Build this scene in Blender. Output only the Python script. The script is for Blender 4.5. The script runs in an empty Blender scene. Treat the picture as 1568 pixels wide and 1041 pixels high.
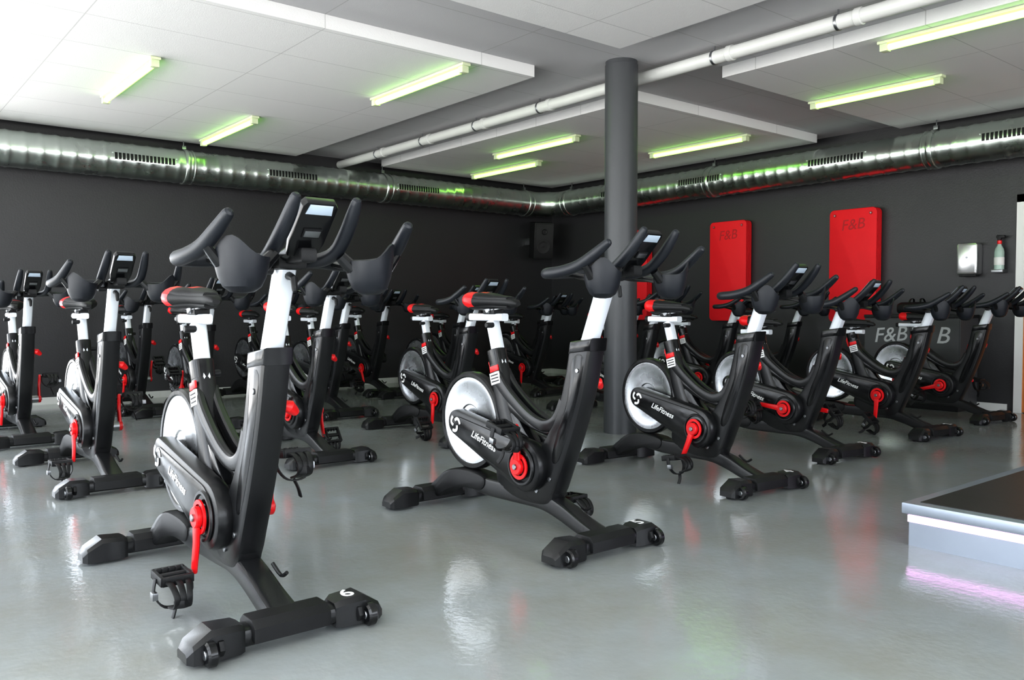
import bpy, math, random
from mathutils import Vector, Matrix
random.seed(4)
pi=math.pi
# ------------------------------------------------------------ materials
def lin(c):
    return tuple(((x/255)/12.92 if x/255<=0.04045 else ((x/255+0.055)/1.055)**2.4) for x in c)
def mat(name,rgb,rough=0.5,metal=0.0,spec=0.5,emit=None,estr=0,var=0,vscale=4,bump=0,bscale=60,coat=0,rvar=0):
    m=bpy.data.materials.new(name); m.use_nodes=True
    nt=m.node_tree; b=nt.nodes['Principled BSDF']
    c=lin(rgb)
    b.inputs['Base Color'].default_value=(*c,1)
    b.inputs['Roughness'].default_value=rough
    b.inputs['Metallic'].default_value=metal
    b.inputs['Specular IOR Level'].default_value=spec
    if coat: b.inputs['Coat Weight'].default_value=coat
    if emit:
        b.inputs['Emission Color'].default_value=(*emit,1); b.inputs['Emission Strength'].default_value=estr
    tc=nt.nodes.new('ShaderNodeTexCoord')
    if var or rvar:
        n=nt.nodes.new('ShaderNodeTexNoise'); n.inputs['Scale'].default_value=vscale; n.inputs['Detail'].default_value=5
        nt.links.new(tc.outputs['Object'],n.inputs['Vector'])
        if var:
            r=nt.nodes.new('ShaderNodeMixRGB'); r.inputs['Color1'].default_value=(*[x*(1-var) for x in c],1)
            r.inputs['Color2'].default_value=(*[min(1,x*(1+var)) for x in c],1)
            nt.links.new(n.outputs['Fac'],r.inputs['Fac']); nt.links.new(r.outputs['Color'],b.inputs['Base Color'])
        if rvar:
            mr=nt.nodes.new('ShaderNodeMapRange'); mr.inputs['From Min'].default_value=0.3; mr.inputs['From Max'].default_value=0.7
            mr.inputs['To Min'].default_value=rough-rvar; mr.inputs['To Max'].default_value=rough+rvar
            nt.links.new(n.outputs['Fac'],mr.inputs['Value']); nt.links.new(mr.outputs['Result'],b.inputs['Roughness'])
    if bump:
        n2=nt.nodes.new('ShaderNodeTexNoise'); n2.inputs['Scale'].default_value=bscale; n2.inputs['Detail'].default_value=3
        nt.links.new(tc.outputs['Object'],n2.inputs['Vector'])
        bp=nt.nodes.new('ShaderNodeBump'); bp.inputs['Strength'].default_value=bump; bp.inputs['Distance'].default_value=0.01
        nt.links.new(n2.outputs['Fac'],bp.inputs['Height']); nt.links.new(bp.outputs['Normal'],b.inputs['Normal'])
    return m
M_black=mat('black_paint',(23,24,26),0.28,0,0.5,bump=0.05,bscale=300)
M_gloss=mat('black_gloss_plastic',(16,17,19),0.2,0,0.5,rvar=0.05,vscale=30)
M_matte=mat('black_rubber',(19,20,22),0.5,0,0.4,bump=0.1,bscale=400)
M_grip=mat('grip_rubber',(23,27,34),0.42,0,0.5,bump=0.08,bscale=500)
M_red=mat('red_plastic',(228,20,28),0.33,0,0.5,var=0.06,vscale=20)
M_white=mat('white_painted_metal',(224,229,235),0.3,0.1,0.5,var=0.03,vscale=10)
M_chrome=mat('brushed_steel_flywheel',(226,229,233),0.27,1.0,0.5,rvar=0.05,vscale=12)
M_steel=mat('steel',(150,152,155),0.35,1.0,0.5,rvar=0.05,vscale=30)
M_label=mat('white_label',(235,235,235),0.4,var=0.02)
M_screen=mat('glossy_screen',(190,205,220),0.12,0,0.7,var=0.1,vscale=15)
M_logo=mat('white_print',(235,235,235),0.5,var=0.02)
M_chalk=mat('faded_white_paint',(190,192,194),0.6,var=0.15,vscale=30)
M_duct=mat('galvanised_steel',(205,212,207),0.28,1.0,0.5,var=0.10,vscale=3,rvar=0.05)
M_ductd=mat('duct_grille_dark',(25,26,26),0.5,0.3,var=0.1)
M_wall=mat('charcoal_wall',(49,49,51),0.42,0,0.5,var=0.07,vscale=2,bump=0.12,bscale=70)
M_pill=mat('pillar_grey_paint',(66,68,71),0.4,0,0.5,var=0.05,vscale=3,bump=0.05,bscale=40)
M_trim=mat('white_trim',(226,226,224),0.4,var=0.03,vscale=5)
M_pipe=mat('white_pipe',(205,206,204),0.4,var=0.06,vscale=4)
M_mat=mat('red_foam_mat',(232,26,38),0.6,0,0.35,var=0.06,vscale=6,bump=0.1,bscale=200)
M_matd=mat('red_foam_emboss',(180,18,28),0.6,var=0.05)
M_wood=mat('orange_wood',(205,125,66),0.4,var=0.15,vscale=8)
M_alu=mat('brushed_aluminium',(162,170,182),0.33,0.6,0.5,var=0.08,vscale=6,rvar=0.05)
M_lamp=mat('lamp_housing',(205,215,180),0.4,var=0.02)
M_tube=mat('green_white_tube',(240,255,200),0.5,emit=(0.34,1.0,0.09),estr=5.0)
M_led=mat('violet_led',(250,220,255),0.5,emit=(1.0,0.42,0.98),estr=2.2)
M_cab=mat('grey_cabinet',(66,67,69),0.5,var=0.06,vscale=4)
M_bottle=mat('bottle_plastic',(168,190,180),0.25,var=0.05)
M_disp=mat('stainless',(225,225,226),0.25,0.95,var=0.05,vscale=5)

def seam_mat(name,rgb,w,h,mortar,mrgb,rough,bump=0.1,bscale=120):
    m=mat(name,rgb,rough,bump=bump,bscale=bscale); nt=m.node_tree; b=nt.nodes['Principled BSDF']
    tc=[n for n in nt.nodes if n.type=='TEX_COORD'][0]
    br=nt.nodes.new('ShaderNodeTexBrick'); br.offset=0.0; br.squash=1.0
    br.inputs['Scale'].default_value=1.0; br.inputs['Brick Width'].default_value=w; br.inputs['Row Height'].default_value=h
    br.inputs['Mortar Size'].default_value=mortar; br.inputs['Mortar Smooth'].default_value=0.2
    c=lin(rgb)
    br.inputs['Color1'].default_value=(*c,1); br.inputs['Color2'].default_value=(*[x*0.97 for x in c],1)
    br.inputs['Mortar'].default_value=(*lin(mrgb),1)
    nt.links.new(tc.outputs['Object'],br.inputs['Vector']); nt.links.new(br.outputs['Color'],b.inputs['Base Color'])
    return m
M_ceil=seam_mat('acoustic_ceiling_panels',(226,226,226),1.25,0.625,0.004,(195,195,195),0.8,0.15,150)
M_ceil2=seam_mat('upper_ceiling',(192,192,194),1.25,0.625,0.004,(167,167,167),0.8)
M_tile=seam_mat('dark_stage_tiles',(42,40,40),0.6,0.6,0.005,(18,18,18),0.4,0.05)

# floor
M_floor=mat('epoxy_floor',(150,157,158),0.11,0,0.65,bump=0.09,bscale=38,rvar=0.03,vscale=3)
nt=M_floor.node_tree; b=nt.nodes['Principled BSDF']; tc=[n for n in nt.nodes if n.type=='TEX_COORD'][0]
n=nt.nodes.new('ShaderNodeTexNoise'); n.inputs['Scale'].default_value=1.3; n.inputs['Detail'].default_value=8; n.inputs['Roughness'].default_value=0.65
nt.links.new(tc.outputs['Object'],n.inputs['Vector'])
cr=nt.nodes.new('ShaderNodeValToRGB')
cr.color_ramp.elements[0].position=0.32; cr.color_ramp.elements[0].color=(*lin((145,146,141)),1)
cr.color_ramp.elements[1].position=0.68; cr.color_ramp.elements[1].color=(*lin((157,164,168)),1)
nt.links.new(n.outputs['Fac'],cr.inputs['Fac']); nt.links.new(cr.outputs['Color'],b.inputs['Base Color'])

# ------------------------------------------------------------ mesh builder
def catmull(pts,k=5,closed=False):
    pts=[tuple(p) for p in pts]; n=len(pts); out=[]
    rng=range(n) if closed else range(n-1)
    for i in rng:
        g=lambda j: pts[j%n] if closed else pts[max(0,min(n-1,j))]
        p0,p1,p2,p3=g(i-1),g(i),g(i+1),g(i+2)
        for s in range(k):
            t=s/k
            out.append(tuple(0.5*((2*b_)+(-a+c)*t+(2*a-5*b_+4*c-d)*t*t+(-a+3*b_-3*c+d)*t**3) for a,b_,c,d in zip(p0,p1,p2,p3)))
    if not closed: out.append(pts[-1])
    return out
XZ=Matrix(((1,0,0,0),(0,0,1,0),(0,1,0,0),(0,0,0,1)))   # (u,v,w)->(x=u,z=v,y=w)
YZ=Matrix(((0,0,1,0),(1,0,0,0),(0,1,0,0),(0,0,0,1)))   # (u,v,w)->(y=u,z=v,x=w)
XY=Matrix.Identity(4)
class MB:
    def __init__(s): s.v=[];s.f=[];s.mi=[];s.mats=[]
    def m(s,m):
        if m not in s.mats: s.mats.append(m)
        return s.mats.index(m)
    def add(s,vs,fs,m):
        o=len(s.v); s.v+= [tuple(v) for v in vs]; k=s.m(m)
        for f in fs: s.f.append([i+o for i in f]); s.mi.append(k)
    def loft(s,rings,m,cap=True,closed=False):
        n=len(rings[0]); vs=[p for r in rings for p in r]; fs=[]
        R=len(rings)
        for i in range(R if closed else R-1):
            a=i*n;b_=((i+1)%R)*n
            for j in range(n): fs.append([a+j,a+(j+1)%n,b_+(j+1)%n,b_+j])
        if cap and not closed: fs.append(list(range(n))[::-1]); fs.append([(R-1)*n+j for j in range(n)])
        s.add(vs,fs,m)
    def sweep(s,pts,ra,rb=None,m=None,n=12,ref=(0,1,0),ex=2.0,closed=False,round_ends=False):
        N=len(pts); pts=[Vector(p) for p in pts]
        ra=list(ra) if hasattr(ra,'__len__') else [ra]*N
        rb=ra if rb is None else (list(rb) if hasattr(rb,'__len__') else [rb]*N)
        if round_ends:
            t0=(pts[0]-pts[1]).normalized(); t1=(pts[-1]-pts[-2]).normalized(); r0=min(ra[0],rb[0]); r1=min(ra[-1],rb[-1])
            pts=[pts[0]+t0*r0*.9,pts[0]+t0*r0*.6]+pts+[pts[-1]+t1*r1*.6,pts[-1]+t1*r1*.9]
            ra=[ra[0]*.4,ra[0]*.8]+ra+[ra[-1]*.8,ra[-1]*.4]; rb=[rb[0]*.4,rb[0]*.8]+rb+[rb[-1]*.8,rb[-1]*.4]; N+=4
        rings=[]; ref=Vector(ref)
        for i in range(N):
            if closed: t=pts[(i+1)%N]-pts[i-1]
            else: t=pts[min(i+1,N-1)]-pts[max(i-1,0)]
            t.normalize(); n1=(ref-t*ref.dot(t)).normalized(); n2=t.cross(n1)
            r=[]
            for j in range(n):
                a=2*pi*j/n+pi/n; c=math.cos(a);q=math.sin(a)
                c=math.copysign(abs(c)**(2/ex),c);q=math.copysign(abs(q)**(2/ex),q)
                r.append(pts[i]+n1*c*ra[i]+n2*q*rb[i])
            rings.append(r)
        s.loft(rings,m,closed=closed)
    def prism(s,prof,w0,w1,m,M=XZ,bev=0.006):
        P=[Vector((p[0],p[1])) for p in prof]; n=len(P)
        area=sum(P[i].x*P[(i+1)%n].y-P[(i+1)%n].x*P[i].y for i in range(n))
        if area<0: P=P[::-1]
        def off(d):
            o=[]
            for i in range(n):
                a=(P[i]-P[i-1]); b_=(P[(i+1)%n]-P[i]); a.normalize(); b_.normalize()
                na=Vector((-a.y,a.x)); nb=Vector((-b_.y,b_.x)); q=na+nb
                if q.length<1e-6: q=na
                q.normalize(); k=max(0.5,q.dot(na)); o.append(P[i]+q*(d/k))
            return o
        I=off(bev); I2=off(bev*.3)
        lay=[(I,w0),(I2,w0+bev*.3),(P,w0+bev),(P,w1-bev),(I2,w1-bev*.3),(I,w1)]
        s.loft([[M@Vector((p.x,p.y,w)) for p in L] for L,w in lay],m)
    def box(s,x0,x1,y0,y1,z0,z1,m,bev=0.004):
        s.prism([(x0,y0),(x1,y0),(x1,y1),(x0,y1)],z0,z1,m,XY,bev)
    def plain(s,x0,x1,y0,y1,z0,z1,m):
        v=[(x,y,z) for x in(x0,x1) for y in(y0,y1) for z in(z0,z1)]
        s.add(v,[[0,1,3,2],[4,6,7,5],[0,4,5,1],[2,3,7,6],[0,2,6,4],[1,5,7,3]],m)
    def lathe(s,prof,c,ax,m,n=32,cap=True):
        c=Vector(c);ax=Vector(ax).normalized(); u=ax.orthogonal().normalized(); w=ax.cross(u)
        s.loft([[c+ax*h+(u*math.cos(2*pi*j/n)+w*math.sin(2*pi*j/n))*r for j in range(n)] for r,h in prof],m,cap=cap)
    def cyl(s,c,ax,r,h,m,n=20,b=0.003):
        s.lathe([(r-b,-h/2),(r,-h/2+b),(r,h/2-b),(r-b,h/2)],c,ax,m,n)
    def mesh(s,name,ang=30):
        import bmesh
        me=bpy.data.meshes.new(name); me.from_pydata(s.v,[],s.f); 
        for m in s.mats: me.materials.append(m)
        for p,k in zip(me.polygons,s.mi): p.material_index=k; p.use_smooth=True
        bm=bmesh.new(); bm.from_mesh(me); bmesh.ops.recalc_face_normals(bm,faces=bm.faces[:]); bm.to_mesh(me); bm.free()
        me.set_sharp_from_angle(angle=math.radians(ang)); me.update()
        return me
def obj(name,data,parent=None,loc=(0,0,0)):
    o=bpy.data.objects.new(name,data); bpy.context.scene.collection.objects.link(o); o.location=loc
    if parent: o.parent=parent
    return o
def empty(name,loc,rz=0):
    e=obj(name,None,None,loc); e.rotation_euler=(0,0,rz); e.empty_display_size=0.2; return e
def text(name,body,size,mtx,m,parent=None,shear=0,ext=0.001,bold=0):
    cu=bpy.data.curves.new(name,'FONT'); cu.body=body; cu.size=size; cu.extrude=ext; cu.shear=shear; cu.offset=bold
    cu.align_x='CENTER'; cu.align_y='CENTER'; cu.resolution_u=3; cu.materials.append(m)
    o=obj(name,cu,parent); o.matrix_local=mtx; return o

# ------------------------------------------------------------ bike meshes
SX=0.57
def smooth2(p,k=4): return catmull(p,k,closed=True)
def make_frame():
    B=MB()
    # base beam, arched
    path=catmull([(-SX,0,.06),(-.50,0,.105),(-.42,0,.15),(-.32,0,.165),(-.15,0,.15),(.05,0,.15),(.22,0,.15),(.34,0,.125),(.46,0,.085),(SX,0,.055)],4)
    N=len(path); ra=[0.038+0.012*math.cos((i/(N-1)-.15)*3)**2 for i in range(N)]; rb=[.026+.014*math.sin(pi*i/(N-1)) for i in range(N)]
    B.sweep(path,ra,rb,M_black,16,(0,1,0),6)
    B.prism(smooth2([(-.56,.05),(-.50,.13),(-.40,.19),(-.28,.205),(-.14,.19),(-.16,.13),(-.30,.12),(-.42,.09),(-.52,.04)]),-.05,.05,M_matte,XZ,.012)
    for sx,front in((-SX,False),(SX,True)):
        B.sweep([(sx,y,.046) for y in(-.2,-.1,0,.1,.2)],.030,.038,M_black,16,(0,0,1),3)
        B.prism([(sx-.058,.03),(sx-.058,.07),(sx-.035,.090),(sx+.03,.090),(sx+.052,.07),(sx+.052,.03)],-.115,.115,M_matte,XZ,.006)
        for s in(-1,1):
            def cs(y,x0,x1,z0,z1,ch):
                return [(sx+x0,y,z0),(sx+x1,y,z0),(sx+x1,y,z1-ch),(sx+x1-ch,y,z1),(sx+x0+ch,y,z1),(sx+x0,y,z1-ch)]
            B.loft([cs(.135*s,-.040,.038,.012,.080,.012),cs(.150*s,-.050,.046,.010,.088,.014),cs(.225*s,-.054,.050,.010,.092,.014),cs(.275*s,-.052,.046,.010,.060,.010),cs(.290*s,-.040,.034,.014,.040,.008)],M_black)
            B.cyl((sx-.01,.245*s,.007),(0,0,1),.022,.014,M_matte,14,.002)
            if front:
                B.cyl((sx+.055,.235*s,.036),(0,1,0),.034,.03,M_gloss,22,.006)
                B.cyl((sx+.055,.235*s,.036),(0,1,0),.013,.036,M_steel,12,.002)
                B.prism([(sx+.02,.02),(sx+.02,.07),(sx+.055,.062),(sx+.065,.04),(sx+.05,.02)],.205*s-.008,.205*s+.008,M_matte,XZ,.003)
    # bottom bracket body
    B.prism(smooth2([(-.06,.20),(-.03,.33),(.03,.42),(.12,.40),(.24,.36),(.33,.30),(.31,.17),(.24,.13),(.05,.135)]),-.04,.04,M_black,XZ,.012)
    # seat tube
    path=catmull([(-.098,0,.735),(-.085,0,.69),(-.05,0,.58),(-.01,0,.47),(.04,0,.36),(.07,0,.28)],3)
    N=len(path)
    B.sweep(path,[.034+.010*(i/(N-1)) for i in range(N)],[.036+.03*(i/(N-1))**1.3 for i in range(N)],M_black,18,(0,1,0),3.2)
    B.sweep([(-.106,0,.76),(-.098,0,.735),(-.088,0,.70)],[.038,.038,.037],[.040,.040,.039],M_gloss,18,(0,1,0),3)
    # front column (wide blade)
    col=[(.418,.800),(.525,.815),(.520,.74),(.485,.60),(.42,.42),(.355,.27),(.315,.185),(.26,.135),(.16,.14),(.12,.20),(.17,.30),(.27,.42),(.345,.56),(.385,.69)]
    B.prism(smooth2(col,3),-.043,.043,M_black,XZ,.016)
    B.prism([(.405,.762),(.532,.778),(.538,.828),(.416,.812)],-.047,.047,M_gloss,XZ,.01)
    for s in(-1,1):
        B.prism(smooth2([(.43,.745),(.495,.75),(.468,.62),(.41,.46),(.35,.33),(.31,.33),(.34,.44),(.40,.58)],3),.040*s-.0045,.040*s+.0045,M_gloss,XZ,.003)
    for yy in(-.026,.026):
        path=catmull([(-.075,yy,.66),(-.02,yy,.60),(.07,yy,.535),(.16,yy,.485),(.25,yy,.462),(.325,yy,.49),(.375,yy,.57)],4); N=len(path)
        B.sweep(path,.017,[.034-.010*math.sin(pi*i/(N-1)) for i in range(N)],M_black,12,(0,1,0),3)
    B.prism([(-.07,.64),(.06,.52),(.16,.468),(.27,.445),(.33,.46),(.27,.42),(.16,.44),(.06,.475),(-.03,.53)],-.03,.03,M_gloss,XZ,.006)
    B.prism(smooth2([(.0,.46),(.05,.50),(.13,.42),(.2,.36),(.12,.33),(.03,.38)]),-.03,.03,M_gloss,XZ,.008)
    # left stay
    B.prism(smooth2([(-.31,.46),(-.24,.49),(-.06,.50),(.04,.42),(.03,.30),(-.1,.33),(-.25,.385),(-.32,.41)]),.03,.062,M_black,XZ,.01)
    # flywheel
    c=(-.28,0,.43)
    B.lathe([(.195,-.018),(.203,-.024),(.217,-.024),(.225,-.016),(.225,.016),(.217,.024),(.203,.024),(.195,.018)],c,(0,1,0),M_gloss,56,False)
    B.lathe([(.03,-.012),(.07,-.012),(.076,-.017),(.165,-.017),(.172,-.020),(.200,-.020),(.200,.020),(.172,.020),(.165,.017),(.076,.017),(.07,.012),(.03,.012)],c,(0,1,0),M_chrome,56)
    B.cyl(c,(0,1,0),.042,.08,M_gloss,28,.005)
    # belt guard on drive side (narrow at the axle, wide at the crank)
    c1=Vector((-.295,.425));r1=.060;c2=Vector((.18,.293));r2=.108
    d=(c2-c1); L=d.length; d.normalize(); base=math.atan2(d.y,d.x); al=math.acos((r1-r2)/L)
    prof=[]
    for i in range(15):
        a=base+al+(2*pi-2*al)*i/14; prof.append((c1.x+r1*math.cos(a),c1.y+r1*math.sin(a)))
    for i in range(15):
        a=base-al+2*al*i/14; prof.append((c2.x+r2*math.cos(a),c2.y+r2*math.sin(a)))
    B.prism(prof,-.092,-.030,M_black,XZ,.014)
    prof2=[((p[0]-c1.x-.23)*.86+c1.x+.23,(p[1]-.36)*.76+.36) for p in prof]
    B.prism(prof2,-.097,-.085,M_gloss,XZ,.005)
    B.prism(prof,.030,.058,M_black,XZ,.012)
    B.lathe([(.066,-.097),(.070,-.104),(.078,-.104),(.082,-.097)],(c2.x,0,c2.y),(0,1,0),M_black,30,False)
    B.cyl((c2.x,0,c2.y),(0,1,0),.028,.23,M_steel,16,.003)
    for k in range(3):
        a=2*pi*k/3
        pts=[(c1.x+.01+rr*math.cos(a+t),-.0985,c1.y-.003+rr*math.sin(a+t)) for rr,t in((.036,0),(.033,.5),(.028,1.0),(.016,1.6))]
        B.sweep(catmull(pts,3),.002,.007,M_logo,6,(0,1,0))
    # labels and adjusters
    B.prism([(-.102,.655),(-.04,.672),(-.025,.622),(-.087,.605)],-.043,-.037,M_label,XZ,.001)
    for k in range(3):
        z=.648-.013*k; B.prism([(-.092+.004*k,z),(-.042+.004*k,z+.013),(-.041+.004*k,z+.008),(-.091+.004*k,z-.005)],-.0438,-.042,M_matte,XZ,.0003)
    B.prism([(-.10,.685),(-.045,.70),(-.040,.676),(-.095,.66)],-.044,-.037,M_red,XZ,.001)
    B.sweep([(-.135,.0,.735),(-.142,.0,.70),(-.13,.0,.655)],[.012,.014,.010],[.008,.010,.007],M_red,10,(0,1,0),2.5,round_ends=True)
    B.cyl((-.115,.05,.715),(0,1,0),.013,.04,M_matte,12)
    B.sweep([(.465,.040,.655),(.470,.060,.65),(.462,.078,.635)],[.016,.020,.015],None,M_red,12,(0,0,1),round_ends=True)
    B.sweep([(.365,.04,.645),(.345,.052,.64),(.33,.058,.605)],[.013,.015,.011],None,M_red,12,(0,1,0),round_ends=True)
    for p in((.46,-.045,.70),(.30,-.045,.25),(.22,-.045,.19)):
        B.cyl(p,(0,1,0),.009,.008,M_steel,10,.001)
    B.box(.30,.34,-.02,.02,.095,.13,M_matte,.006)
    B.sweep(catmull([(.36,.05,.16),(.40,.06,.13),(.43,.065,.145)],3),.006,None,M_matte,8,(0,1,0))
    return B.mesh('bike_frame')
def make_bars():
    B=MB(); fx=.583
    B.sweep([(.40,0,.61),(.476,0,.795),(.560,0,1.002),(.583,0,1.06)],.027,.033,M_white,16,(0,1,0),3.5)
    B.box(.552,.634,-.04,.04,1.045,1.082,M_matte,.01)
    B.sweep([(.60,0,1.075),(.655,0,1.09),(.70,0,1.11)],[.04,.035,.03],[.018,.018,.014],M_gloss,12,(0,1,0),3)
    z=1.068
    for s in(-1,1):
        P=[(.0,.0,z),(-.02,.06,z+.004),(-.045,.13,z+.004),(-.066,.20,z),(-.062,.258,z),(-.02,.285,z),(.05,.285,z+.004),(.12,.272,z+.022),(.185,.260,z+.058),(.238,.250,z+.094)]
        R=[.021,.019,.018,.018,.019,.0205,.021,.0205,.019,.015]
        pp=catmull([(*p,r) for p,r in zip(P,R)],4)
        B.sweep([(fx+p[0],p[1]*s,p[2]) for p in pp],[p[3] for p in pp],None,M_grip,14,(0,0,1),round_ends=True)
        P=[(-.02,.045,z+.004),(.05,.075,z+.004),(.12,.090,z+.022),(.18,.090,z+.065),(.225,.087,z+.11),(.253,.085,z+.145)]
        R=[.019,.020,.020,.020,.0185,.0145]
        pp=catmull([(*p,r) for p,r in zip(P,R)],4)
        B.sweep([(fx+p[0],p[1]*s,p[2]) for p in pp],[p[3] for p in pp],None,M_grip,14,(0,0,1),round_ends=True)
        # bottle scoop: open bowl whose outer/front edge rises into a hooked lip
        cx,cy=fx+.150,.182*s; n=28
        prof=[(.010,-.096),(.030,-.093),(.048,-.080),(.060,-.055),(.067,-.025),(.070,-.005)]
        def ring(r,h,k):
            o=[]
            for j in range(n):
                a=2*pi*j/n; u=math.cos(a-.75)
                lift=(.050*max(0,u)**4-.022*max(0,-math.cos(a))**1.5)*k
                o.append((cx+r*math.cos(a)*.92,cy+r*math.sin(a)*s,z+h+.004+lift))
            return o
        rings=[ring(r,h,max(0,(h+.07)/.065)) for r,h in prof]
        rings+= [ring(.063,-.004,1),ring(.059,-.025,.7),ring(.052,-.052,.3),ring(.036,-.080,0),ring(.010,-.086,0)]
        B.loft(rings,M_grip)
        B.sweep([(cx-.05,cy,z-.022),(cx-.12,cy,z-.010),(cx-.19,cy,z)],[.036,.026,.024],[.012,.010,.010],M_gloss,10,(0,1,0),3)
        B.sweep([(cx+.0,cy-.055*s,z-.02),(cx-.005,cy-.088*s,z+.012)],[.020,.016],None,M_gloss,10,(0,0,1))
        B.sweep([(cx,cy+.055*s,z-.02),(cx,cy+.088*s,z+.022)],[.016,.012],None,M_gloss,10,(0,0,1))
    a=Vector((fx+.095,0,1.085));t=Vector((.13,0,.135)).normalized();nn=Vector((t.z,0,-t.x))
    M=Matrix(((0,t.x,nn.x,a.x),(1,0,0,a.y),(0,t.z,nn.z,a.z),(0,0,0,1)))
    B.prism([(-.040,0),(.040,0),(.050,.05),(.050,.168),(.040,.182),(-.040,.182),(-.050,.168),(-.050,.05)],-.014,.014,M_gloss,M,.006)
    B.prism([(-.037,.146),(.037,.146),(.032,.176),(-.032,.176)],.011,.017,M_screen,M,.002)
    B.prism([(-.026,.07),(.026,.07),(.026,.10),(-.026,.10)],.011,.019,M_matte,M,.002)
    B.prism([(-.022,.075),(.022,.075),(.022,.095),(-.022,.095)],.018,.021,M_steel,M,.001)
    B.prism([(-.042,.06),(.042,.06),(.042,.162),(-.042,.162)],-.017,-.012,M_screen,M,.002)
    B.box(fx+.05,fx+.15,-.022,.022,1.06,1.10,M_matte,.008)
    B.cyl((fx-.005,-.055,1.045),(0,1,0),.014,.04,M_matte,12)
    B.sweep([(fx+.02,0,1.03),(fx+.055,0,1.02),(fx+.06,0,.99)],[.012,.010,.008],None,M_matte,10,(0,1,0),round_ends=True)
    return B.mesh('handlebar_set')
def make_seat():
    B=MB()
    B.sweep([(-.045,0,.60),(-.08,0,.715),(-.133,0,.888)],.025,.027,M_white,16,(0,1,0),3.5)
    B.sweep([(-.285,0,.905),(-.15,0,.905),(-.045,0,.905)],.020,.017,M_white,14,(0,1,0),4)
    B.box(-.17,-.09,-.026,.026,.918,.945,M_matte,.006)
    B.cyl((-.13,0,.938),(0,1,0),.016,.07,M_steel,12)
    B.cyl((-.30,0,.905),(1,0,0),.02,.03,M_matte,12)
    B.cyl((-.11,-.035,.87),(0,1,0),.013,.04,M_matte,12)
    dx=.055
    st=[(-.322,.036,.014,.990),(-.316,.062,.028,.986),(-.298,.088,.040,.982),(-.265,.100,.042,.978),(-.225,.093,.036,.976),(-.185,.070,.029,.976),(-.145,.047,.025,.974),(-.10,.034,.023,.973),(-.06,.029,.022,.972),(-.025,.024,.019,.968),(-.008,.013,.011,.964)]
    st=[(x+dx,a,b_,z) for x,a,b_,z in st]
    def sec(x,a,b,z,k=1.0):
        o=[];n=20
        for j in range(n):
            t=2*pi*j/n; c=math.cos(t);q=math.sin(t)
            yy=a*math.copysign(abs(c)**.8,c); zz=b*math.copysign(abs(q)**.9,q)
            if q>0: zz-= .006*math.exp(-(yy/.02)**2)
            o.append((x,yy,z+zz))
        return o
    B.loft([sec(*q) for q in st[:5]],M_red); B.loft([sec(*q) for q in st[4:]],M_matte)
    B.loft([sec(x,a*k,b_*k2,z+.012) for (x,a,b_,z),k,k2 in ((st[3],.55,.55),((-.245+dx,.098,.040,.977),.80,.72),(st[4],.93,.78),(st[5],.97,.82),(st[6],.97,.8),(st[7],.95,.8),(st[8],.9,.7))],M_matte)
    B.loft([sec(x,a*.8,b_*.5,z-.022) for i,(x,a,b_,z) in enumerate(st[3:9])],M_matte)
    for s in(-1,1):
        B.sweep(catmull([(-.22,.035*s,.955),(-.17,.03*s,.94),(-.08,.02*s,.94),(-.02,.012*s,.955)],3),.004,None,M_steel,8,(0,1,0))
    return B.mesh('seat_set')
def make_crank():
    B=MB()
    for s,off in((-1,0),(1,pi)):
        y=.118*s; d=Vector((math.cos(off),0,math.sin(off)))
        m=M_red
        B.cyl((0,y,0),(0,1,0),.034 if s<0 else .028,.022,m,28,.004)
        B.sweep([d*.0+Vector((0,y,0)),d*.08+Vector((0,y-.0*s,0)),d*.17+Vector((0,y+.006*s,0))],[.009,.009,.008],[.022,.016,.014],m,12,(0,1,0),3,round_ends=True)
        B.cyl((0,y+.013*s,0),(0,1,0),.012,.01,M_steel,12,.002)
        B.cyl(tuple(d*.17+Vector((0,y+.03*s,0))),(0,1,0),.008,.06,M_steel,10,.001)
    B.lathe([(.040,-.101),(.054,-.106),(.054,-.112),(.040,-.112)],(0,0,0),(0,1,0),M_red,30,False)
    return B.mesh('crank_set')
def make_pedal():
    B=MB()
    B.box(-.010,.010,-.10,0,-.010,.010,M_matte,.003)
    for y in(-.098,-.012): B.box(-.05,.05,y-.006,y+.006,-.014,.014,M_matte,.003)
    for x in(-.046,.046): B.box(x-.007,x+.007,-.10,-.01,-.014,.014,M_matte,.003)
    for k in range(5): B.box(-.046,-.03,-.095+k*.02,-.09+k*.02,-.008,.016,M_matte,.001)
    for y in(-.085,-.055,-.025):
        B.sweep(catmull([(.045,y,0),(.08,y*.8-.011,-.006),(.105,y*.6-.022,-.035),(.095,y*.6-.022,-.066),(.05,y*.7-.016,-.078)],4),.009,.004,M_matte,8,(0,1,0),4)
    B.sweep(catmull([(.095,-.078,-.056),(.110,-.055,-.054),(.095,-.032,-.056)],3),.012,.004,M_matte,8,(0,0,1),4)
    B.sweep(catmull([(.0,-.105,0),(.01,-.112,-.045),(.02,-.085,-.085),(.02,-.03,-.085),(.01,.0,-.045),(.0,-.005,0)],4),.011,.003,M_matte,8,(1,0,0),4)
    B.sweep(catmull([(.02,-.05,-.085),(.028,-.06,-.115),(.02,-.07,-.145)],3),.010,.003,M_matte,8,(1,0,0),4)
    B.box(.006,.032,-.122,-.106,-.058,-.034,M_steel,.003)
    return B.mesh('pedal')
ME_frame,ME_bars,ME_seat,ME_crank,ME_pedal=make_frame(),make_bars(),make_seat(),make_crank(),make_pedal()
logo_cu=None
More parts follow.
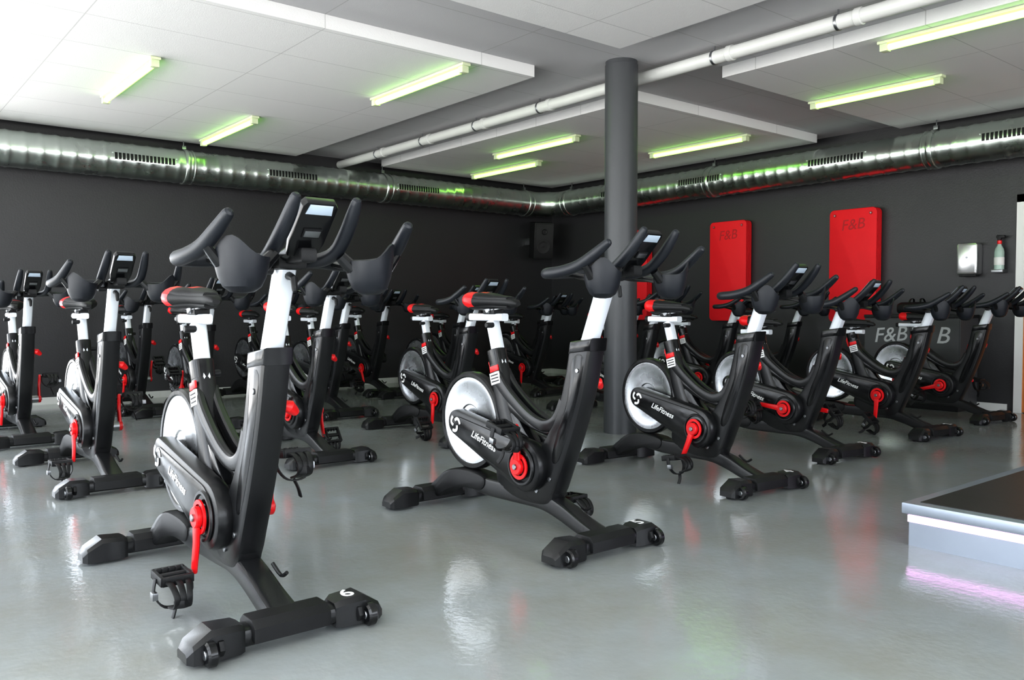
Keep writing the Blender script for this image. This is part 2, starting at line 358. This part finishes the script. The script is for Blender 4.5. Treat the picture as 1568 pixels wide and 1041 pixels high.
def bike(X,Y,yaw=0,crank=-90,tb=0,ts=0,num=None):
    """X,Y = front stabiliser centre, faces -Y"""
    global logo_cu
    a=math.radians(-90+yaw); fwd=Vector((math.cos(a),math.sin(a),0))
    e=empty('exercise_bike',Vector((X,Y,0))-fwd*SX,a)
    obj('frame',ME_frame,e)
    obj('handlebars',ME_bars,e,(tb*.375,0,tb*.927))
    obj('seat',ME_seat,e,(-ts*.29,0,ts*.957))
    c=math.radians(crank)
    k=obj('crank',ME_crank,e,(.18,0,.293)); k.rotation_euler=(0,-c,0)
    for s in(-1,1):
        q=c if s<0 else c+pi
        p=obj('pedal',ME_pedal,e,(.18+.17*math.cos(q),s*.135,.293+.17*math.sin(q)))
        p.rotation_euler=(0,math.radians(random.uniform(-15,60)),0)
        if s>0: p.scale=(1,-1,1)
    R=Matrix.Translation((-.075,-.0975,.366))@Matrix.Rotation(pi/2,4,'X')@Matrix.Rotation(math.radians(-16),4,'Z')
    if logo_cu is None:
        o=text('guard_lettering','LifeFitness',.043,R,M_logo,e,shear=.3,bold=.0006); logo_cu=o.data
    else:
        o=obj('guard_lettering',logo_cu,e); o.matrix_local=R
    if num:
        Mx=Matrix(((0,-1,0,SX-.003),(1,0,0,.19),(0,0,1,.0915),(0,0,0,1)))
        text('bike_number',num,.085,Mx,M_logo,e,ext=.0006,bold=.001)
bikes=[ # row 1
 (.991,2.227,0,-93,0,0,'6'),(2.30,2.254,0,90,0,0,'5'),(3.714,2.50,-5,-112,-.065,-.02,'4'),(4.936,2.736,-4,175,-.11,-.12,'3'),(6.28,2.79,-3,-92,-.12,-.14,'2'),(7.533,2.88,-4,195,-.10,-.10,'1'),
 # row 2
 (1.137,4.62,0,-80,.0,0,None),(2.349,4.60,0,100,-.02,-.02,None),(3.50,4.68,-2,-90,-.08,-.03,None),(5.45,4.70,-3,30,-.08,-.06,None),(6.62,4.75,0,-60,-.1,-.1,None),(7.78,4.8,0,120,-.1,-.05,None),
 # row 3
 (1.07,6.54,0,-90,-.02,0,None),(2.32,6.54,0,70,-.04,-.04,None),(3.5,6.54,2,-70,-.04,-.05,None),(4.8,6.60,0,200,-.05,-.03,None),(6.2,6.9,0,-90,-.1,-.1,None),(7.4,6.7,0,20,-.1,-.1,None),
 # row 4
 (1.0,8.0,0,0,-.05,-.05,None),(2.25,7.95,0,-100,-.06,-.03,None),(3.5,7.95,2,80,-.08,-.08,None),(4.76,8.0,0,-60,-.06,-.03,None),(6.0,8.1,0,0,-.1,-.1,None),(7.2,8.1,0,-100,-.1,-.1,None)]
for b_ in bikes: bike(*b_)

# ------------------------------------------------------------ room
X0,X1,Y0,Y1=-2.6,8.49,-3.6,9.46; ZC=2.825; ZD=2.735
B=MB(); B.plain(X0-.2,X1+.2,Y0-.2,Y1+.2,-.1,0,M_floor); obj('floor',B.mesh('floor'))
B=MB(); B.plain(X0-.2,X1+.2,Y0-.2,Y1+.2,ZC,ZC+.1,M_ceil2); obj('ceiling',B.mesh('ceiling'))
B=MB(); B.plain(X1,X1+.2,Y0-.2,Y1,0,ZC,M_wall); obj('wall_right',B.mesh('wall_right'))
def window_wall(name,axis,pos,out,a0,a1,wins,zb,zt,mw):
    B=MB()
    def piece(u0,u1,z0,z1):
        if axis=='x': B.plain(min(pos,pos+out),max(pos,pos+out),u0,u1,z0,z1,mw)
        else: B.plain(u0,u1,min(pos,pos+out),max(pos,pos+out),z0,z1,mw)
    cur=a0
    for (w0,w1) in wins:
        piece(cur,w0,0,ZC); piece(w0,w1,0,zb); piece(w0,w1,zt,ZC); cur=w1
    piece(cur,a1,0,ZC)
    obj(name,B.mesh(name))
M_wl=mat('light_wall',(200,200,198),0.6,var=0.03)
wl=[(-2.9,-.5),(-.2,2.2),(2.5,4.9),(5.2,7.2),(7.4,9.2)]
window_wall('wall_left','x',X0,-.2,Y0-.2,Y1,wl,.15,2.62,M_wl)
wn=[(-2.0,.6),(.9,3.5),(3.8,6.4)]
window_wall('wall_near','y',Y0,-.2,X0,X1,wn,.6,2.5,M_wl)
wb=[(-2.4,.5)]
window_wall('wall_back','y',Y1,.2,X0-.2,X1+.2,wb,.1,2.3,M_wall)
wi=0
def window(axis,pos,w0,w1,zb,zt,sg=1):
    global wi; wi+=1
    B=MB(); f=.05
    def bx(u0,u1,z0,z1):
        a,b_=sorted((pos-.14*sg,pos-.08*sg))
        if axis=='x': B.plain(a,b_,u0,u1,z0,z1,M_trim)
        else: B.plain(u0,u1,a,b_,z0,z1,M_trim)
    bx(w0,w1,zb,zb+f); bx(w0,w1,zt-f,zt); bx(w0,w0+f,zb,zt); bx(w1-f,w1,zb,zt); mid=(w0+w1)/2; bx(mid-f/2,mid+f/2,zb,zt)
    obj('window_%d'%wi,B.mesh('window'))
    li=bpy.data.lights.new('sky_portal','AREA'); li.shape='RECTANGLE'; li.size=w1-w0; li.size_y=zt-zb; li.cycles.is_portal=True
    o=obj('sky_portal',li)
    if axis=='x': o.location=(pos-.05*sg,mid,(zb+zt)/2); d=Vector((sg,0,0))
    else: o.location=(mid,pos-.05*sg,(zb+zt)/2); d=Vector((0,sg,0))
    o.rotation_euler=d.to_track_quat('-Z','Y').to_euler()
for w in wl: window('x',X0,w[0],w[1],.15,2.62)
for w in wn: window('y',Y0,w[0],w[1],.6,2.5)
for w in wb: window('y',Y1,w[0],w[1],.1,2.3,-1)
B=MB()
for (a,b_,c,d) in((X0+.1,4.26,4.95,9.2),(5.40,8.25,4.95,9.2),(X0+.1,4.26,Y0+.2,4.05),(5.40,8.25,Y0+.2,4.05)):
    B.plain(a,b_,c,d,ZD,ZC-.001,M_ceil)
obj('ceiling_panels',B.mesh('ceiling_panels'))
B=MB(); B.plain(.6,X1,Y1-.015,Y1,0,.07,M_trim); obj('baseboard_back',B.mesh('bb'))
B=MB(); B.plain(X1-.015,X1,3.12,Y1-.015,0,.07,M_trim); obj('baseboard_right',B.mesh('bb'))
B=MB(); B.lathe([(.125,0),(.125,ZC-.03),(.121,ZC-.028),(.121,ZC)],(4.72,4.47,0),(0,0,1),M_pill,48); obj('pillar',B.mesh('pillar'))
# duct
B=MB()
YD,XD,ZZ,RD=9.13,8.14,2.46,.172
path=[]
x=X0
while x<XD-.4: path.append((x,YD)); x+=.02
for i in range(1,16):
    a=pi/2-i/16*pi/2; path.append((XD-.4+.4*math.cos(a),YD-.4+.4*math.sin(a)))
y=YD-.4
while y>Y0+.02: path.append((XD,y)); y-=.02
rr=[RD+(.006 if i%7==0 else 0)+(.002 if i%7 in(1,6) else 0) for i in range(len(path))]
B.sweep([(p[0],p[1],ZZ) for p in path],rr,None,M_duct,36,(0,0,1))
def band(pos,ax,w=.05,r=RD+.014,m=M_duct): B.cyl(pos,ax,r,w,m,40,.004)
for x in(.2,2.96,5.37,7.66): band((x,YD,ZZ),(1,0,0)); band((x+.07,YD,ZZ),(1,0,0),.02,RD+.010); B.cyl((x,YD,(ZZ+RD+ZD)/2),(0,0,1),.006,ZD-ZZ-RD,M_steel,8,.001); B.box(x-.02,x+.02,YD-.02,YD+.02,ZZ+RD,ZZ+RD+.05,M_steel)
for y in(8.65,6.2,3.65,1.0): band((XD,y,ZZ),(0,1,0)); band((XD,y+.07,ZZ),(0,1,0),.02,RD+.010); B.cyl((XD,y,(ZZ+RD+ZD)/2),(0,0,1),.006,ZD-ZZ-RD,M_steel,8,.001); B.box(XD-.02,XD+.02,y-.02,y+.02,ZZ+RD,ZZ+RD+.05,M_steel)
def patch(kind,u0,u1,a0,a1,r,m):
    n=6; vs=[];fs=[]
    for u in(u0,u1):
        for j in range(n+1):
            a=a0+(a1-a0)*j/n
            if kind=='x': vs.append((u,YD-r*math.cos(a),ZZ+r*math.sin(a)))
            else: vs.append((XD-r*math.cos(a),u,ZZ+r*math.sin(a)))
        for j in range(n+1):
            a=a0+(a1-a0)*(n-j)/n; q=r-.012
            if kind=='x': vs.append((u,YD-q*math.cos(a),ZZ+q*math.sin(a)))
            else: vs.append((XD-q*math.cos(a),u,ZZ+q*math.sin(a)))
    k=2*(n+1)
    for j in range(k): fs.append([j,(j+1)%k,k+(j+1)%k,k+j])
    fs.append(list(range(k))); fs.append(list(range(k,2*k)))
    B.add(vs,fs,m)
def grille(kind,u0,u1):
    a0,a1=-.12,.25
    patch(kind,u0,u1,a0,a1,RD+.010,M_ductd)
    patch(kind,u0-.02,u1+.02,a0-.06,a0,RD+.013,M_duct); patch(kind,u0-.02,u1+.02,a1,a1+.06,RD+.013,M_duct)
    nb=int((u1-u0)/.035)
    for i in range(nb+1):
        u=u0+(u1-u0)*i/nb; patch(kind,u-.005,u+.005,a0,a1,RD+.012,M_duct)
for a,b_ in((2.23,2.82),(3.83,4.41),(5.5,6.1),(.6,1.2)): grille('x',a,b_)
for a,b_ in((4.27,4.88),(6.0,6.6),(2.5,3.18),(7.3,7.9)): grille('y',a,b_)
obj('ventilation_duct',B.mesh('duct',50))
# pipe in channel
B=MB(); XP,ZP=4.96,2.745
B.sweep([(XP,y,ZP) for y in(-3.5,0,3,6,9.455)],.047,None,M_pipe,20,(1,0,0))
y=-3
while y<9.2:
    B.cyl((XP,y,ZP),(0,1,0),.055,.05,M_pipe,20,.006); B.cyl((XP,y+.14,ZP),(0,1,0),.052,.02,M_steel,20,.003); B.cyl((XP,y+.14,ZP+.06),(0,0,1),.006,.04,M_steel,8,.001); y+=.95
B.sweep([(XP+.17,y,ZP+.045) for y in(-3.5,0,3,6,9.2)],.02,None,M_pipe,12,(1,0,0))
obj('ceiling_pipe',B.mesh('pipe'))
def lamp(x,y0,y1):
    B=MB(); 
    B.box(x-.035,x+.035,y0-.06,y1+.06,ZD-.022,ZD-.001,M_lamp,.005)
    B.sweep([(x,y0,ZD-.045),(x,(y0+y1)/2,ZD-.045),(x,y1,ZD-.045)],.022,None,M_tube,14,(1,0,0))
    for y in(y0-.02,y1+.02): B.box(x-.028,x+.028,y-.025,y+.025,ZD-.07,ZD-.02,M_lamp,.005)
    obj('fluorescent_lamp',B.mesh('lamp'))
for l in((1.84,6.3,7.6),(3.63,5.03,6.25),(3.10,7.6,8.9),(5.97,6.31,7.57),(6.62,7.64,8.88),(7.30,5.2,6.4),(6.62,2.98,3.98),(5.52,1.6,2.8),(1.84,2.2,3.5),(3.4,-.6,.7)): lamp(*l)
# stage
sx0,sx1,sy0,sy1=3.30,7.0,-2.2,1.59
B=MB()
B.plain(sx0+.02,sx1-.02,sy0+.02,sy1-.02,0,.095,M_alu)
B.plain(sx0+.035,sx1-.035,sy0+.035,sy1-.035,.095,.15,M_alu)
B.plain(sx0+.016,sx1-.016,sy0+.016,sy1-.016,.095,.122,M_led)
B.box(sx0,sx1,sy0,sy1,.128,.172,M_alu,.004)
B.plain(sx0+.05,sx1-.05,sy0+.05,sy1-.05,.17,.1745,M_tile)
obj('instructor_stage',B.mesh('stage'))
WR=Matrix(((0,0,-1,0),(-1,0,0,0),(0,1,0,0),(0,0,0,1)))
for yc in(7.72,6.18,4.60):
    e=empty('hanging_exercise_mat',(X1,yc,0)); B=MB()
    w=.262; r=.05; zt,zb=2.01,.82
    pr=[]
    for cx,cz,a0 in((w-r,zt-r,0),(-w+r,zt-r,90),(-w+r,zb+r,180),(w-r,zb+r,270)):
        for k in range(5):
            a=math.radians(a0+k*22.5); pr.append((cx+r*math.cos(a),cz+r*math.sin(a)))
    for k in range(4):
        B.prism(pr,-.12+k*.028,-.12+k*.028+.026,M_mat,YZ,.006)
    for s in(-1,1):
        B.cyl((-.065,s*.20,zt-.06),(1,0,0),.008,.13,M_steel,10,.001)
        B.lathe([(.010,-.001),(.018,-.003),(.018,.003)],(-.121,s*.20,zt-.06),(1,0,0),M_matd,16)
    obj('mat_stack',B.mesh('mat'),e)
    T=Matrix.Translation((-.1205,0,zt-.17))@WR@Matrix.Rotation(.05,4,'Z')
    text('embossed_lettering','F&B',.16,T,M_matd,e,shear=.2)
B=MB(); yc=3.45
pr=[(-.095,0),(-.095,.27),(-.08,.29),(.08,.29),(.095,.27),(.095,0),(.08,-.01),(-.08,-.01)]
B.prism([(p[0]+yc,p[1]+1.29) for p in pr],X1-.13,X1+.006,M_disp,YZ,.02)
B.box(X1-.11,X1-.03,yc-.075,yc+.075,1.262,1.285,M_matte,.004)
B.cyl((X1-.131,yc,1.44),(1,0,0),.012,.006,M_steel,12,.001)
obj('paper_towel_dispenser',B.mesh('disp'))
B=MB(); c=(X1-.06,3.19,1.31)
B.lathe([(.035,0),(.042,.006),(.042,.17),(.036,.20),(.018,.235),(.015,.25)],c,(0,0,1),M_bottle,24)
B.lathe([(.0425,.05),(.0432,.052),(.0432,.12),(.0425,.122)],c,(0,0,1),M_trim,24,False)
B.lathe([(.018,.245),(.02,.25),(.02,.275),(.014,.28)],c,(0,0,1),M_red,16)
B.prism([(c[1]-.05,c[2]+.30),(c[1]-.045,c[2]+.325),(c[1]+.02,c[2]+.33),(c[1]+.028,c[2]+.31),(c[1]+.012,c[2]+.275),(c[1]-.01,c[2]+.275),(c[1]-.02,c[2]+.30)],c[0]-.014,c[0]+.014,M_matte,YZ,.004)
B.prism([(c[1]-.05,1.29),(c[1]+.05,1.29),(c[1]+.05,1.32),(c[1]-.05,1.32)],X1-.115,X1+.006,M_steel,YZ,.004)
obj('spray_bottle',B.mesh('spray'))
B=MB()
yd1,yd0=3.06,2.02
for (a,b_,z0,z1) in((yd1-.07,yd1,0,2.0),(yd0,yd0+.07,0,2.0),(yd0,yd1,1.93,2.0)):
    B.plain(X1-.03,X1,a,b_,z0,z1,M_trim)
obj('trim_1',B.mesh('doortrim'))
B=MB(); B.box(X1-.02,X1-.001,yd0+.07,yd1-.07,.005,1.93,M_wood,.003)
for z0,z1 in((.2,.9),(1.05,1.8)): B.box(X1-.026,X1-.015,yd0+.2,yd1-.2,z0,z1,M_wood,.003)
B.cyl((X1-.05,yd1-.14,1.0),(1,0,0),.02,.05,M_steel,16); B.sweep([(X1-.07,yd1-.14,1.0),(X1-.07,yd1-.26,1.0)],.01,None,M_steel,10,(0,0,1),round_ends=True)
obj('door_1',B.mesh('door'))
# low cabinet with painted lettering
e=empty('storage_cabinet',(X1-.23,3.83,0)); B=MB()
B.box(-.19,.19,-.46,.46,.05,.87,M_cab,.006); B.box(-.2,.2,-.465,.465,.87,.90,M_matte,.004); B.box(-.17,.17,-.44,.44,0,.05,M_matte,.003)
B.box(-.197,-.185,-.45,-.005,.07,.86,M_cab,.003); B.box(-.197,-.185,.005,.45,.07,.86,M_cab,.003)
obj('cabinet_body',B.mesh('cab'),e)
T=Matrix.Translation((-.199,.20,.70))@WR@Matrix.Rotation(.08,4,'Z'); text('painted_lettering','F&B',.20,T,M_chalk,e,shear=.25,bold=.001)
T=Matrix.Translation((-.199,-.30,.70))@WR; text('painted_lettering','B',.22,T,M_chalk,e,shear=.25,bold=.001)
# small sports bag on the cabinet
B=MB(); bx_,by_,bz_=X1-.23,3.86,.90
B.sweep([(bx_,by_+t,bz_+.062) for t in(-.17,-.165,-.14,0,.14,.165,.17)],[.02,.048,.060,.062,.060,.048,.02],[.03,.075,.09,.095,.09,.075,.03],M_matte,20,(0,0,1),3)
for t in(-.06,.06): B.sweep(catmull([(bx_-.06,by_+t,bz_+.09),(bx_-.03,by_+t*.8,bz_+.15),(bx_+.03,by_+t*.8,bz_+.15),(bx_+.06,by_+t,bz_+.09)],4),.010,.003,M_gloss,8,(0,1,0))
obj('sports_bag',B.mesh('bag'))
# speaker near corner
e=MB(); c=Vector((7.98,9.12,1.95))
Rm=Matrix.Translation(c)@Matrix.Rotation(math.radians(-25),4,'Z')@Matrix.Rotation(math.radians(8),4,'X')
def rb(x0,x1,y0,y1,z0,z1,m,bev):
    e.prism([(x0,y0),(x1,y0),(x1,y1),(x0,y1)],z0,z1,m,Rm,bev)
rb(-.14,.14,-.13,.13,-.26,.26,M_matte,.015); rb(-.12,.12,-.137,-.125,-.24,.24,M_matte,.004)
for z,r in((-.08,.10),(.13,.045)):
    p=Rm@Vector((0,-.138,z)); q=(Rm.to_3x3()@Vector((0,-1,0)))
    e.lathe([(r,0),(r,.006),(r*.85,.008),(r*.5,-.002),(.01,.0)],p,q,M_matte,28)
e.box(c.x-.02,c.x+.02,9.2,Y1-.001,c.z-.05,c.z+.05,M_steel,.003)
obj('wall_speaker',e.mesh('speaker'))
for (x,z) in((5.9,.32),(6.05,.32)):
    B=MB(); B.box(x-.04,x+.04,Y1-.012,Y1-.001,z-.04,z+.04,M_trim,.004); B.cyl((x,Y1-.012,z),(0,1,0),.022,.004,M_matte,16,.001); obj('wall_socket',B.mesh('sock'))

# ------------------------------------------------------------ world / camera
w=bpy.data.worlds.new('World'); bpy.context.scene.world=w; w.use_nodes=True
nt=w.node_tree; bg=nt.nodes['Background']
tc=nt.nodes.new('ShaderNodeTexCoord'); sp=nt.nodes.new('ShaderNodeSeparateXYZ'); nt.links.new(tc.outputs['Generated'],sp.inputs[0])
cr=nt.nodes.new('ShaderNodeValToRGB'); cr.color_ramp.elements[0].position=.46; cr.color_ramp.elements[0].color=(1,.99,.97,1)
cr.color_ramp.elements[1].position=.54; cr.color_ramp.elements[1].color=(.60,.64,.69,1)
mr=nt.nodes.new('ShaderNodeMapRange'); mr.inputs['From Min'].default_value=-1; nt.links.new(sp.outputs['Z'],mr.inputs['Value'])
nt.links.new(mr.outputs['Result'],cr.inputs['Fac']); nt.links.new(cr.outputs['Color'],bg.inputs['Color'])
bg.inputs['Strength'].default_value=10.0
su=bpy.data.lights.new('sun','SUN'); su.energy=38; su.angle=.01; su.color=(1,.97,.93)
so=obj('sun',su); so.rotation_euler=Vector((.50,.0,-.87)).to_track_quat('-Z','Y').to_euler()
cam=bpy.data.cameras.new('Camera'); cam.lens=1285/1568*36; cam.sensor_width=36; cam.clip_start=.05
co=obj('Camera',cam,None,(0,0,.93)); co.rotation_euler=(math.radians(90-1.94),0,math.radians(-39.2))
bpy.context.scene.camera=co
sc=bpy.context.scene
sc.view_settings.view_transform='Standard'; sc.view_settings.look='None'; sc.view_settings.exposure=0.05; sc.view_settings.gamma=0.87
